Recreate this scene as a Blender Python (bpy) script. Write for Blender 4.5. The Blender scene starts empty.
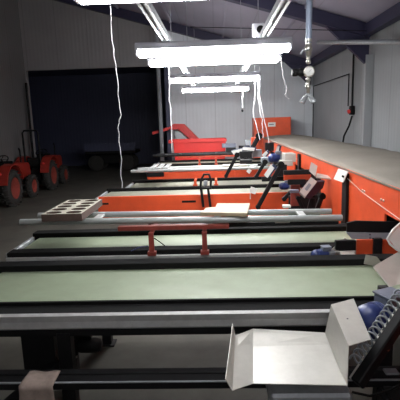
import bpy, math, random
from mathutils import Vector, Matrix, Euler
random.seed(7)
R = math.radians
S = bpy.context.scene
C = S.collection
V = Vector

# ------------------------------------------------------------------ camera
F = 430.0
cd = bpy.data.cameras.new('camera'); cam = bpy.data.objects.new('camera', cd); C.objects.link(cam)
CZ = 1.95
cam.location = (0, 0, CZ)
cam.rotation_euler = (Euler((R(90 - 10.47), 0, R(2.34)), 'XYZ').to_matrix() @ Matrix.Rotation(R(-1.9), 3, 'Z')).to_euler('XYZ')
cd.sensor_width = 36; cd.lens = F / 400 * 36; cd.clip_start = 0.05; cd.clip_end = 200
S.camera = cam
RM = cam.rotation_euler.to_matrix()
def P(u, v, x=None, y=None, z=None):
    d = RM @ V(((u - 200) / F, (200 - v) / F, -1))
    o = V((0, 0, CZ))
    t = (x - o.x) / d.x if x is not None else ((y - o.y) / d.y if y is not None else (z - o.z) / d.z)
    return o + d * t

# ------------------------------------------------------------------ materials
def mat(name, col, rough=.5, metal=0., noise=0., nscale=8., bump=0., col2=None, emit=0, spec=.5, bscale=None):
    m = bpy.data.materials.new(name); m.use_nodes = True
    nt = m.node_tree; b = nt.nodes['Principled BSDF']
    b.inputs['Base Color'].default_value = (*col, 1)
    b.inputs['Roughness'].default_value = rough; b.inputs['Metallic'].default_value = metal
    b.inputs['Specular IOR Level'].default_value = spec
    if noise or col2:
        tc = nt.nodes.new('ShaderNodeTexCoord'); n = nt.nodes.new('ShaderNodeTexNoise')
        n.inputs['Scale'].default_value = nscale; n.inputs['Detail'].default_value = 6; n.inputs['Roughness'].default_value = .65
        nt.links.new(tc.outputs['Object'], n.inputs['Vector'])
        r = nt.nodes.new('ShaderNodeValToRGB')
        c2 = col2 or tuple(c * (1 - noise) for c in col)
        r.color_ramp.elements[0].position = .35; r.color_ramp.elements[1].position = .65
        r.color_ramp.elements[0].color = (*c2, 1); r.color_ramp.elements[1].color = (*col, 1)
        nt.links.new(n.outputs['Fac'], r.inputs['Fac']); nt.links.new(r.outputs['Color'], b.inputs['Base Color'])
        if bump:
            bp = nt.nodes.new('ShaderNodeBump'); bp.inputs['Strength'].default_value = bump; bp.inputs['Distance'].default_value = .02
            nt.links.new(n.outputs['Fac'], bp.inputs['Height']); nt.links.new(bp.outputs['Normal'], b.inputs['Normal'])
    if emit:
        b.inputs['Emission Color'].default_value = (.985, .985, .985, 1); b.inputs['Emission Strength'].default_value = emit
    return m

def panel_mat(name, col, axis, pitch=1.0, ribs=8, rough=.5, depth=.4):
    """sheet panelling: seams every `pitch` metres with fine ribs between"""
    m = mat(name, col, rough)
    nt = m.node_tree; b = nt.nodes['Principled BSDF']
    tc = nt.nodes.new('ShaderNodeTexCoord'); sp = nt.nodes.new('ShaderNodeSeparateXYZ')
    nt.links.new(tc.outputs['Object'], sp.inputs[0])
    def node(op, a, bb):
        n = nt.nodes.new('ShaderNodeMath'); n.operation = op
        if isinstance(a, (int, float)): n.inputs[0].default_value = a
        else: nt.links.new(a, n.inputs[0])
        if isinstance(bb, (int, float)): n.inputs[1].default_value = bb
        else: nt.links.new(bb, n.inputs[1])
        return n.outputs[0]
    s = node('MULTIPLY', sp.outputs[axis], 1 / pitch)
    fr = node('FRACT', s, 0)
    seam = node('LESS_THAN', fr, .025)
    rib = node('SINE', node('MULTIPLY', sp.outputs[axis], 2 * math.pi * ribs / pitch), 0)
    h = node('SUBTRACT', node('MULTIPLY', rib, .25), seam)
    bp = nt.nodes.new('ShaderNodeBump'); bp.inputs['Strength'].default_value = depth; bp.inputs['Distance'].default_value = .01
    nt.links.new(h, bp.inputs['Height']); nt.links.new(bp.outputs['Normal'], b.inputs['Normal'])
    n = nt.nodes.new('ShaderNodeTexNoise'); n.inputs['Scale'].default_value = 1.3; n.inputs['Detail'].default_value = 5
    nt.links.new(tc.outputs['Object'], n.inputs['Vector'])
    k = node('SUBTRACT', node('ADD', node('MULTIPLY', n.outputs['Fac'], .3), .85), node('MULTIPLY', seam, .18))
    mx = nt.nodes.new('ShaderNodeMix'); mx.data_type = 'RGBA'; mx.blend_type = 'MULTIPLY'
    mx.inputs[0].default_value = 1; mx.inputs[6].default_value = (*col, 1)
    cb = nt.nodes.new('ShaderNodeCombineXYZ')
    for i in range(3): nt.links.new(k, cb.inputs[i])
    nt.links.new(cb.outputs[0], mx.inputs[7]); nt.links.new(mx.outputs[2], b.inputs['Base Color'])
    return m

M = dict(
    floor=mat('concrete', (.105, .098, .08), .75, noise=.35, nscale=1.6, bump=.15),
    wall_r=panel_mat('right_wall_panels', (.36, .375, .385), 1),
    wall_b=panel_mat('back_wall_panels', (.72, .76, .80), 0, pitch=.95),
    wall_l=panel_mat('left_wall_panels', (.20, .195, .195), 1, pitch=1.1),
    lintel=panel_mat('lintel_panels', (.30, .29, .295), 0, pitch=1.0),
    dark_wall=panel_mat('shade_blue_panels', (.055, .06, .11), 0, pitch=1.2),  # bluish darkness of the store put into the panel colour
    roof=panel_mat('roof_sheets', (.36, .34, .42), 0, pitch=1.0, ribs=4),
    beam=mat('blue_beam', (.03, .028, .065), .55),
    orange=mat('orange_paint', (.74, .092, .028), .42, noise=.18, nscale=3),
    orange_dirty=mat('dirty_orange_paint', (.50, .06, .022), .5, noise=.4, nscale=9),
    red=mat('red_paint', (.70, .035, .03), .45, noise=.15, nscale=3),
    tractor=mat('tractor_paint', (.34, .026, .016), .45, noise=.25, nscale=5),
    rust=mat('dull_red_steel', (.30, .045, .03), .6, noise=.35, nscale=14),
    black=mat('black_steel', (.007, .007, .008), .6, noise=.3, nscale=12, spec=.25),
    rubber=mat('black_rubber', (.012, .012, .012), .9, spec=.06),
    tyre=mat('dusty_tyre', (.035, .033, .03), .9, noise=.3, nscale=12),
    grey=mat('grey_paint', (.22, .24, .26), .5),
    slate=mat('blue_grey_sheet', (.32, .37, .42), .45),
    alu=mat('aluminium', (.58, .58, .57), .38, metal=.3, noise=.15, nscale=20),
    galv=mat('galvanised', (.42, .44, .46), .45, metal=.45, noise=.2, nscale=25),
    zinc=mat('painted_sheet', (.50, .485, .44), .42, metal=.2, noise=.13, nscale=9),
    tube=mat('pale_tube', (.42, .44, .43), .4, metal=.2, noise=.1, nscale=20),
    belt=mat('green_belt', (.245, .29, .195), .6, noise=.14, nscale=4),
    belt_far=mat('dusty_belt', (.25, .25, .19), .65, noise=.2, nscale=6),
    hood=mat('canvas_cover', (.225, .20, .165), .8, noise=.14, nscale=2.2, bump=.25),
    cream=mat('pale_board', (.50, .46, .38), .75, noise=.12, nscale=12),
    wood=mat('plank_wood', (.42, .34, .22), .65, noise=.2, nscale=10),
    brown=mat('brown_board', (.10, .062, .05), .8, noise=.2, nscale=12),
    rag=mat('cloth_rag', (.36, .28, .24), .95, noise=.3, nscale=14),
    white=mat('white_plastic', (.72, .72, .69), .45, noise=.07, nscale=9),
    cord=mat('white_cord', (.72, .72, .74), .6),
    blue=mat('blue_motor_paint', (.018, .035, .15), .4, noise=.25, nscale=14),
    bluegrey=mat('dusty_blue_box', (.15, .17, .22), .5, noise=.2, nscale=14),
    navy=mat('navy_plastic', (.02, .03, .07), .5),
    brass=mat('nickel_fitting', (.55, .53, .48), .3, metal=.8),
    pipe=mat('blue_grey_pipe', (.27, .32, .42), .4, metal=.15),
    lamp=mat('tube_light', (.9, .93, 1), .4, emit=32),
    lamp_dim=mat('tube_light_dim', (.9, .93, 1), .4, emit=32),
    lamp_mid=mat('tube_light_mid', (.9, .93, 1), .4, emit=55),  # middle tubes emit more than the near ones to brighten the hall
    lamp_far=mat('tube_light_strong', (.9, .93, 1), .4, emit=135),
    housing=mat('fixture_housing', (.55, .55, .60), .5),
    ink=mat('grey_ink', (.12, .12, .14), .7),
)

# ------------------------------------------------------------------ geometry builder
ORG = {}
def tag(o, label=None, cat=None, group=None, kind=None):
    if label: o['label'] = label
    if cat: o['category'] = cat
    if group: o['group'] = group
    if kind: o['kind'] = kind
    return o
def thing(name, loc, label, cat, group=None):
    o = bpy.data.objects.new(name, None); C.objects.link(o); o.location = loc; o.empty_display_size = .1
    ORG[o] = V(loc)
    return tag(o, label, cat, group)
class MB:
    def __init__(s): s.v = []; s.f = []; s.sm = []
    def add(s, vs, fs, smooth=False):
        n = len(s.v); s.v += [V(p) for p in vs]
        for f in fs: s.f.append([i + n for i in f]); s.sm.append(smooth)
        return s
    def box(s, c, d, rot=None, ch=0):
        c = V(c); hx, hy, hz = d[0] / 2, d[1] / 2, d[2] / 2
        ch = min(ch, hx * .8, hy * .8, hz * .8)
        m = rot.to_matrix() if isinstance(rot, Euler) else (rot or Matrix.Identity(3))
        if ch <= 0:
            vs = [V((x, y, z)) for x in (-hx, hx) for y in (-hy, hy) for z in (-hz, hz)]
            fs = [(0, 1, 3, 2), (4, 6, 7, 5), (0, 4, 5, 1), (2, 3, 7, 6), (0, 2, 6, 4), (1, 5, 7, 3)]
            return s.add([c + m @ p for p in vs], fs)
        vs = []; idx = {}
        for sx in (-1, 1):
            for sy in (-1, 1):
                for sz in (-1, 1):
                    for a in range(3):
                        p = [sx * (hx - ch), sy * (hy - ch), sz * (hz - ch)]
                        p[a] = (sx, sy, sz)[a] * (hx, hy, hz)[a]
                        idx[sx, sy, sz, a] = len(vs); vs.append(V(p))
        fs = []
        for a in range(3):
            b, e = (a + 1) % 3, (a + 2) % 3
            for sg in (-1, 1):
                q = []
                for (i, j) in ((-1, -1), (1, -1), (1, 1), (-1, 1)):
                    k = [0, 0, 0]; k[a] = sg; k[b] = i; k[e] = j; q.append(idx[(*k, a)])
                fs.append(q if sg > 0 else q[::-1])
            for i in (-1, 1):
                for j in (-1, 1):   # edge running along a
                    k0 = [0, 0, 0]; k0[a] = -1; k0[b] = i; k0[e] = j; k1 = list(k0); k1[a] = 1
                    fs.append((idx[(*k0, b)], idx[(*k1, b)], idx[(*k1, e)], idx[(*k0, e)]))
        for sx in (-1, 1):
            for sy in (-1, 1):
                for sz in (-1, 1): fs.append([idx[sx, sy, sz, a] for a in range(3)])
        return s.add([c + m @ p for p in vs], fs)
    def bb(s, x0, x1, y0, y1, z0, z1, ch=0):
        return s.box(((x0 + x1) / 2, (y0 + y1) / 2, (z0 + z1) / 2), (abs(x1 - x0), abs(y1 - y0), abs(z1 - z0)), None, ch)
    def bar(s, a, b, w, h, up=(0, 0, 1), ch=0):
        a, b = V(a), V(b); d = b - a; L = d.length; d.normalize(); up = V(up)
        if abs(d.dot(up)) > .98: up = V((0, 1, 0))
        sd = d.cross(up).normalized(); u2 = sd.cross(d)
        m = Matrix((d, sd, u2)).transposed()
        return s.box((a + b) / 2, (L, w, h), m, ch)
    def tube(s, pts, r, n=10, cap=True, closed=False):
        pts = [V(p) for p in pts]; N = len(pts); rs = r if isinstance(r, (list, tuple)) else [r] * N
        prev = None; rings = []
        for i, p in enumerate(pts):
            if closed: t = pts[(i + 1) % N] - pts[i - 1]
            else: t = pts[min(i + 1, N - 1)] - pts[max(i - 1, 0)]
            t.normalize()
            if prev is None:
                a = V((0, 0, 1)) if abs(t.z) < .9 else V((1, 0, 0)); a = t.cross(a).normalized()
            else: a = (prev - t * prev.dot(t)).normalized()
            prev = a; b = t.cross(a)
            rings.append([p + (a * math.cos(2 * math.pi * k / n) + b * math.sin(2 * math.pi * k / n)) * rs[i] for k in range(n)])
        vs = [q for rg in rings for q in rg]; fs = []
        for i in range(N if closed else N - 1):
            j = (i + 1) % N
            for k in range(n): fs.append((i * n + k, i * n + (k + 1) % n, j * n + (k + 1) % n, j * n + k))
        s.add(vs, fs, True)
        if cap and not closed:
            s.add(rings[0], [list(range(n))[::-1]]); s.add(rings[-1], [list(range(n))])
        return s
    def lathe(s, c, axis, prof, n=20, cap=True):
        """prof: (radius, along) pairs"""
        c = V(c); ax = V(axis).normalized(); a = V((0, 0, 1)) if abs(ax.z) < .9 else V((1, 0, 0)); a = ax.cross(a).normalized(); b = ax.cross(a)
        vs = []; m = len(prof)
        for (r, h) in prof:
            for k in range(n):
                t = 2 * math.pi * k / n; vs.append(c + ax * h + (a * math.cos(t) + b * math.sin(t)) * r)
        fs = []
        for i in range(m - 1):
            for k in range(n): fs.append((i * n + k, i * n + (k + 1) % n, (i + 1) * n + (k + 1) % n, (i + 1) * n + k))
        s.add(vs, fs, True)
        if cap and prof[0][0] > 0: s.add(vs[:n], [list(range(n))[::-1]])
        if cap and prof[-1][0] > 0: s.add(vs[-n:], [list(range(n))])
        return s
    def prism(s, pts, vec):
        pts = [V(p) for p in pts]; n = len(pts); vec = V(vec)
        vs = pts + [p + vec for p in pts]
        fs = [list(range(n))[::-1], list(range(n, 2 * n))] + [(i, (i + 1) % n, n + (i + 1) % n, n + i) for i in range(n)]
        return s.add(vs, fs)
    def plate(s, pts, t=.003):
        """thin bent sheet piece: polygon given a real thickness along its normal"""
        pts = [V(p) for p in pts]; nrm = (pts[1] - pts[0]).cross(pts[2] - pts[1]).normalized()
        return s.prism(pts, -nrm * t)
    def build(s, name, m, parent=None, label=None, org=None, bev=0):
        me = bpy.data.meshes.new(name)
        if parent is not None: o0 = ORG[parent]
        else:
            xs = [p.x for p in s.v]; ys = [p.y for p in s.v]; zs = [p.z for p in s.v]
            o0 = V(org) if org is not None else V(((min(xs) + max(xs)) / 2, (min(ys) + max(ys)) / 2, min(zs)))
        me.from_pydata([p - o0 for p in s.v], [], s.f)
        for p, k in zip(me.polygons, s.sm): p.use_smooth = k
        me.validate(); me.update()
        import bmesh
        b = bmesh.new(); b.from_mesh(me); bmesh.ops.recalc_face_normals(b, faces=b.faces); b.to_mesh(me); b.free()
        me.materials.append(M[m])
        o = bpy.data.objects.new(name, me); C.objects.link(o)
        if parent is not None: o.parent = parent; ORG[o] = o0
        else: o.location = o0; ORG[o] = o0
        if parent is not None and isinstance(parent.data, bpy.types.Mesh): pass
        if bev:
            md = o.modifiers.new('bevel', 'BEVEL'); md.width = bev; md.segments = 2; md.limit_method = 'ANGLE'
        if label: o['label'] = label
        return o
def struct(name, mb, m): 
    o = mb.build(name, m, org=(0, 0, 0)); o['kind'] = 'structure'; return o
def copy_tree(o, parent=None, delta=None):
    c = o.copy(); C.objects.link(c)
    if parent is not None: c.parent = parent
    if delta is not None: c.location = o.location + V(delta)
    for ch in list(o.children): copy_tree(ch, c)
    return c

# ------------------------------------------------------------------ setting
D = 14.2
XL = P(25, 72, y=D).x; XR = P(313, 100, y=D).x
EAVE, SL = P(400, 10, x=XR).z, .30
print('XL,XR,EAVE', XL, XR, EAVE)
def roof(x): return EAVE + (XR - x) * SL
struct('floor', MB().bb(-9.5, 5, -1.5, 20.6, -.12, 0), 'floor')
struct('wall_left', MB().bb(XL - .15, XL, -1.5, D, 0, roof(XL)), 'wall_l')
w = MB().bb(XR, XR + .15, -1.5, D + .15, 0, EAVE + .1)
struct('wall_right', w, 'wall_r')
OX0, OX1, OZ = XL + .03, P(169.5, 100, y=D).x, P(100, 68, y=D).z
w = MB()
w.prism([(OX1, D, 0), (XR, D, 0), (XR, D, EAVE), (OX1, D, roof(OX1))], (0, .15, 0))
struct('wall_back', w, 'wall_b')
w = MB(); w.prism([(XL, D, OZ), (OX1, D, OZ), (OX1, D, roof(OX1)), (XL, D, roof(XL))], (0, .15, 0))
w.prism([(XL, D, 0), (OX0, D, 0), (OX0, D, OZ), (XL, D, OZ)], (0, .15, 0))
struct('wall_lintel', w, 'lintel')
w = MB().prism([(XL - .15, -1.5, roof(XL - .15)), (XR + .15, -1.5, roof(XR + .15)), (XR + .15, -1.5, roof(XR + .15) + .1), (XL - .15, -1.5, roof(XL - .15) + .1)], (0, D + 1.65, 0))
struct('ceiling', w, 'roof')
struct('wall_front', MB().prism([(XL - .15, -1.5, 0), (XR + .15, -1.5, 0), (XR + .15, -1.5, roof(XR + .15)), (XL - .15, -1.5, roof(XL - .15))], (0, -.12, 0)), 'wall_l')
# unlit store beyond the opening
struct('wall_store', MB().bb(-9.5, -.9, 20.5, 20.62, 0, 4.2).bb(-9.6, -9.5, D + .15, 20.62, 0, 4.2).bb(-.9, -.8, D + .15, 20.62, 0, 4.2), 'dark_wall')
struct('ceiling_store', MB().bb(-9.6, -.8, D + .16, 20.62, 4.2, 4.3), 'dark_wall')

# rafters, eave beam, wall column, opening frame
def rafter(y, n):
    x0, x1 = XL + .02, XR - .1
    t = .1; m = MB()
    m.prism([(x0, y - t, roof(x0) - .30), (x1, y - t, roof(x1) - .26), (x1, y - t, roof(x1) - .02), (x0, y - t, roof(x0) - .02)], (0, 2 * t, 0))
    # haunch near the eave
    m.prism([(x1 - .85, y - .05, roof(x1 - .85) - .26), (x1 - .05, y - .05, roof(x1) - .75), (x1, y - .05, roof(x1) - .75), (x1, y - .05, roof(x1) - .2)], (0, .1, 0))
    struct('trim_%d' % n, m, 'beam')
rafter(8.95, 1); rafter(D - .12, 2); rafter(3.7, 7)
struct('trim_3', MB().bar((XR - .14, -1.4, EAVE - .09), (XR - .14, D - .25, EAVE - .09), .16, .2), 'beam')
struct('trim_4', MB().bb(XR - .16, XR - .005, 8.87, 9.03, 0, EAVE - .55), 'wall_r')
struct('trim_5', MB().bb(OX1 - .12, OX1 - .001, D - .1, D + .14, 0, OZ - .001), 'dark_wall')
# purlin lines under the roof
m = MB()
for x in (-4.6, -2.9, -1.3, .3, 1.8): m.bar((x, -1.3, roof(x) - .035), (x, D - .25, roof(x) - .035), .06, .06)
struct('trim_6', m, 'roof')

pc = P(163, 170, y=13.3).x
tag(MB().lathe((pc, 13.3, 0), (0, 0, 1), [(.12, 0), (.12, .015), (.06, .016), (.06, roof(pc) - .04)], 14).build('support_post', 'galv'),
    'tall round grey steel post at the right edge of the dark opening', 'post')
# bracing strut and tie rod under the roof
a, b = P(318, 42.5, y=9.6), P(402, 42, y=7.5)
b.x = min(b.x, XR - .05)
tag(MB().tube([a, b], .045, 10).build('bracing_strut', 'galv'), 'horizontal grey strut running to the right wall below the rafter knee', 'strut')
tag(MB().tube([P(190, 27, y=8.7), P(369, 31, y=8.7)], .008, 6).build('tie_rod', 'black'), 'thin dark tie rod stretched under the roof above the lamps', 'rod')

# ------------------------------------------------------------------ lighting rails + fixtures
RZ = P(213, 47, y=4.22).z + .09
for (x, lb) in ((P(144, 6, z=RZ).x, 'left of the two long metal rails that carry the lamps under the roof'), (P(285, 2, z=RZ).x, 'right of the two long metal rails that carry the lamps under the roof')):
    t = thing('lamp_rail', (x, 6.7, RZ), lb, 'rail', 'lamp rails')
    m = MB(); x0 = x
    m.bb(x0 - .035, x0 + .035, -1.3, 12.6, RZ + .045, RZ + .05)
    m.bb(x0 - .035, x0 - .03, -1.3, 12.6, RZ, RZ + .045); m.bb(x0 + .03, x0 + .035, -1.3, 12.6, RZ, RZ + .045)
    m.bb(x0 - .035, x0 - .014, -1.3, 12.6, RZ - .004, RZ); m.bb(x0 + .014, x0 + .035, -1.3, 12.6, RZ - .004, RZ)
    m.build('channel', 'galv', t)
    for y in (-1.0, 1.9, 4.9, 7.9, 10.9):
        MB().tube([(x0, y, RZ + .05), (x0, y, roof(x0) - .005)], .004, 6).build('hanger', 'galv', t)
FL = 1.5
LZ = RZ - .075
def fixture():
    t = thing('fluorescent_lamp', (0, 0, LZ), 'x', 'lamp', 'fluorescent lamps on the rails')
    m = MB(); z = LZ
    m.prism([(-FL / 2, -.06, z), (-FL / 2, .06, z), (-FL / 2, .045, z + .05), (-FL / 2, .02, z + .068), (-FL / 2, -.02, z + .068), (-FL / 2, -.045, z + .05)], (FL, 0, 0))
    m.build('housing', 'housing', t)
    for y in (-.035, .035):
        MB().tube([(-FL / 2 + .03, y, z - .03), (FL / 2 - .03, y, z - .034)], .034, 8).build('tube', 'lamp', t)
    for s in (-1, 1):
        MB().box((s * (FL / 2 - .015), 0, z - .028), (.026, .12, .055), None, .006).build('lamp_holder', 'housing', t)
    return t
def lx(ul, ur, v, y): return (P(ul, v, y=y).x + P(ur, v, y=y).x) / 2
fx = [(P(79, -4, z=LZ).x + FL / 2, P(79, -4, z=LZ - .03).y, 'nearest fluorescent lamp, cut by the top edge of the picture'),
      (lx(137, 290, 46, 4.34), 4.34, 'long bright fluorescent lamp, widest of those fully in view'),
      (lx(149, 279, 57, 5.08), 5.08, 'bright fluorescent lamp hanging just behind the widest one'),
      (lx(171, 258, 78, 7.3), 7.3, 'fluorescent lamp third away, seen against the back wall'),
      (lx(183, 248, 90, 9.8), 9.8, 'farthest and shortest looking fluorescent lamp before the back wall'),
      (0, -.95, 'fluorescent lamp on the rails behind the viewer')]
f0 = fixture()
for i, (x, y, lb) in enumerate(fx):
    o = f0 if i == 0 else copy_tree(f0)
    o.location = (x, y, LZ); o['label'] = lb
    for ch in o.children:
        if ch.name.startswith('tube') and i in (1, 2, 3, 4, 5):
            ch.data = ch.data.copy(); ch.data.materials[0] = M[(0, 'lamp_mid', 'lamp_mid', 'lamp_far', 'lamp_far', 'lamp_dim')[i]]
bx = P(258, 30, y=4.6)
t = thing('junction_box', bx, 'small grey box with a round black port beside the right lamp rail', 'box')
MB().box(bx, (.12, .06, .13), None, .01).build('housing', 'housing', t)
MB().lathe(bx + V((.02, -.03, 0)), (0, -1, 0), [(.036, 0), (.036, .012), (.028, .014), (.018, .006), (0, .006)], 18).build('port', 'rubber', t)

# cords hanging from the lamps
def wig(pts, r, amp=.006, n=6):
    out = []
    pts = [V(p) for p in pts]
    for i in range(len(pts) - 1):
        for k in range(n):
            q = pts[i].lerp(pts[i + 1], k / n); out.append(q + V((random.uniform(-amp, amp), random.uniform(-amp, amp), 0)))
    return out + [pts[-1]]
def cord(px, y, r, lb, name='pull_cord', amp=.006, m='cord', n=5):
    pts = [P(u, v, y=y) for (u, v) in px]
    return tag(MB().tube(wig(pts, r, amp, n), r, 6).build(name, m), lb, 'cord')
cord([(110, 1), (113, 40), (117, 80), (121, 115), (118, 128), (121, 160), (122, 188)], 2.75, .0028, 'long white cord hanging from the nearest lamp before the dark opening')
cord([(168.5, 62), (169.5, 100), (172, 126), (172, 152)], 5.05, .005, 'white cord hanging beside the grey post at the dark opening')
cord([(280.5, 54), (283, 75), (287, 88), (285, 95), (289, 99)], 4.25, .004, 'curled white cord hanging from the right end of the widest lamp')
cord([(255, 55), (255, 96), (253, 112), (260, 140)], 7.4, .007, 'left cord of the pair forking down over the belts at the back')
cord([(260, 50), (259.5, 96), (264, 118), (269, 143)], 7.4, .007, 'right cord of the pair forking down over the belts at the back')
cord([(258, 78), (258, 98), (262, 120), (263, 138)], 7.45, .006, 'middle white cord falling from the third lamp towards the far belts', amp=.01)
cord([(242.5, 90), (242.5, 108)], 9.9, .006, 'short cord with a dark plug hanging from the farthest lamp')
c = P(242.5, 110, y=9.9)
tag(MB().lathe(c, (0, 0, 1), [(0, -.045), (.02, -.04), (.026, 0), (.014, .03), (.008, .05)], 10).build('cord_switch', 'rubber'), 'small dark plug at the end of the short cord', 'plug')

# ------------------------------------------------------------------ hanging air line
py = 3.3
px = P(308.5, 60, y=py).x
def pz(v): return P(308.5, v, y=py).z
t = thing('air_line', (px, py, pz(104)), 'vertical blue grey air pipe hanging from the roof with valve and gauge', 'pipe')
MB().tube([(px, py, pz(43)), (px, py, roof(px) - .001)], .022, 14).build('drop_pipe', 'pipe', t)
vz = pz(50)
v_ = MB().lathe((px, py, pz(64)), (0, 0, 1), [(.012, 0), (.018, .005), (.018, .025), (.013, .03), (.013, .055), (.021, .06), (.021, .085), (.027, .09), (.027, .12), (.021, .125), (.021, .15), (.024, .155), (.024, .175)], 12).build('ball_valve', 'brass', t)
MB().tube([(px, py - .03, vz), (px - .05, py - .035, vz - .005), (px - .065, py - .035, vz - .03)], .007, 8).build('valve_lever', 'galv', v_)
rz = pz(72)
rg = MB().lathe((px - .03, py, rz), (-1, 0, 0), [(.018, 0), (.03, .005), (.03, .035), (.024, .04), (.024, .05), (.028, .055), (.028, .085), (.022, .09)], 14).build('regulator', 'black', t)
g = MB().lathe((px, py, rz), (0, -1, 0), [(.03, -.02), (.038, .0), (.041, .03), (.038, .037), (.033, .035), (.033, .034)], 20).build('gauge_body', 'brass', t)
MB().lathe((px, py, rz), (0, -1, 0), [(.032, .0345), (.0, .0355)], 18).build('dial', 'white', g)
MB().bar((px, py - .036, rz), (px + .015, py - .036, rz + .016), .004, .002).build('needle', 'ink', g)
MB().lathe((px, py, pz(95)), (0, 0, 1), [(.008, 0), (.012, .01), (.012, .04), (.018, .045), (.018, .07), (.014, .075), (.014, .1), (.019, .105), (.019, .12), (.012, .125), (.012, .15)], 12).build('coupling', 'brass', t)
for s, lb in ((-1, 'l'), (1, 'r')):
    a = V((px, py, pz(94))); b = a + V((s * .045, 0, -.062))
    MB().tube([a, a.lerp(b, .3), a.lerp(b, .31), a.lerp(b, .7), a.lerp(b, .71), b], [.013, .013, .018, .018, .021, .021], 10).build('hose_outlet', 'galv', t)
# small line dropping behind the splitter on the wall
q = [P(313, 86, x=XR - .07), P(349, 74, x=XR - .07)]
c0 = P(349, 74, x=XR - .07); c1 = P(349.5, 106, x=XR - .07)
c1.y = c0.y
fz = c0.z
e = V((XR - .07, P(313.5, 86, x=XR - .07).y, fz))
e2 = e.copy(); e2.z = 0
e.y = min(e.y, D - .3); e2.y = e.y
t = tag(MB().tube([e2, e, V((XR - .07, c0.y, fz)), c1], .014, 8).build('conduit_run', 'black'), 'thin conduit running along the right wall and turning down', 'conduit')
vv = V((XR - .03, P(350.5, 60, x=XR - .09).y, EAVE - .2)); vb = vv.copy(); vb.z = c1.z - .05; vb.y = vv.y; vv.x = vb.x = XR - .024
tag(MB().tube([vv, vb], .022, 8).build('downpipe', 'black'), 'dark vertical pipe on the right wall above the hanging socket', 'pipe')
so = V((XR - .06, vb.y - .12, vb.z - .05))
t = thing('wall_socket', so, 'red and black socket box on the right wall', 'socket')
b_ = MB().box(so, (.09, .16, .2), None, .015).build('housing', 'rubber', t)
MB().lathe(so + V((-.045, 0, -.02)), (-1, 0, -.3), [(.045, 0), (.045, .05), (.03, .055)], 14).build('plug_cover', 'red', t)
hs = [P(352, 116, x=XR - .05), P(349, 126, x=XR - .12), P(344, 136, x=XR - .2), P(343, 142, x=XR - .25)]
tag(MB().tube(hs, .02, 8).build('socket_hose', 'rubber'), 'black cable drooping from the wall socket behind the canvas cover', 'cable')

# ------------------------------------------------------------------ sorting machine on the right
FX = 1.35      # its side face
ZT = P(400, 189, x=FX).z; ZS = P(384, 213, x=FX).z
print('ZT,ZS', ZT, ZS)
t = thing('sorting_machine', (2.0, 7, 0), 'long orange sorting machine under a grey canvas cover along the right wall', 'machine')
Y0, Y1 = 1.3, 12.3
SM = t
MB().bb(FX + .12, 2.62, Y0, Y1, .25, ZT - .04).build('inner_housing', 'black', t)
prof = [(FX - .012, ZT - .012), (FX - .005, ZT + .01), (1.42, ZT + .022), (1.55, ZT + .04), (1.8, ZT + .058), (2.1, ZT + .066), (2.4, ZT + .045), (2.62, ZT + .01), (2.70, ZT - .03), (2.70, ZT - .08)]
ys = [Y0 + i * (Y1 - Y0) / 60 for i in range(61)]
vs = []
for i, y in enumerate(ys):
    for j, (x, z) in enumerate(prof):
        sag = .010 * math.sin(y * 5.1 + x * 1.3) * math.sin(math.pi * j / (len(prof) - 1)) + (.006 if i % 6 == 0 and 0 < j < 9 else 0)
        vs.append((x, y, z + sag))
n = len(prof)
fs = [(i * n + j, i * n + j + 1, (i + 1) * n + j + 1, (i + 1) * n + j) for i in range(60) for j in range(n - 1)]
hd = MB().add(vs, fs, True).build('canvas_cover', 'hood', t)
sd = hd.modifiers.new('solid', 'SOLIDIFY'); sd.thickness = .008
# skirt panels with thin gaps, black uprights between them
posts = [P(346.5, 200, x=FX).y, P(300, 165, x=FX).y, P(279, 160, x=FX).y, 10.6]
edges = [Y0, 3.2] + posts + [Y1]
for i in range(len(edges) - 1):
    a, b = edges[i], edges[i + 1]
    o = MB().bb(FX, FX + .02, a + .002, b - .002, ZS, ZT).build('skirt_panel', 'orange', t)
    m = MB()
    for yy in (a + .28, (a + b) / 2 + .1):
        for dz in (.10,):
            m.lathe((FX, yy, ZS + dz), (-1, 0, 0), [(.011, 0), (.009, .006), (0, .008)], 8); m.lathe((FX, yy + .05, ZS + dz), (-1, 0, 0), [(.011, 0), (.009, .006), (0, .008)], 8)
    m.build('bolt', 'brass', o)
MB().bb(FX - .008, FX + .03, Y0, Y1, ZT - .005, ZT + .006).build('edge_strip', 'orange', t, 'pale orange edge strip along the foot of the cover')
for y in posts[:3]:
    MB().bb(FX - .03, FX - .001, y - .075, y + .075, .5, ZT - .035, .004).build('upright', 'black', t)
low = [(3.46, posts[0], .45, ZS), (posts[0], 5.6, .45, ZS), (5.6, 7.5, .45, .84), (7.5, 9.2, .45, ZS), (9.2, 11.0, .45, .84), (11.0, Y1, .45, ZS), (Y0, 3.46, .45, .84)]
for a, b, z0, z1 in low:
    MB().bb(FX + .005, FX + .022, a + .003, b - .003, z0, z1 - .002).build('lower_panel', 'orange', t)
for y in (1.6, 4.6, 7.6, 10.6, 12.1):
    for x in (FX + .2, 2.5): MB().bb(x - .05, x + .05, y - .05, y + .05, 0, .25).build('leg', 'black', t)
# thin string lying across the panels
tag(MB().tube([P(347, 178, x=FX - .02), P(362, 192, x=FX - .006), P(385, 209, x=FX - .006), P(402, 221, x=FX - .006)], .003, 6).build('hanging_wire', 'zinc'), 'pale wire running down across the orange panels of the sorting machine', 'wire')

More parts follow.
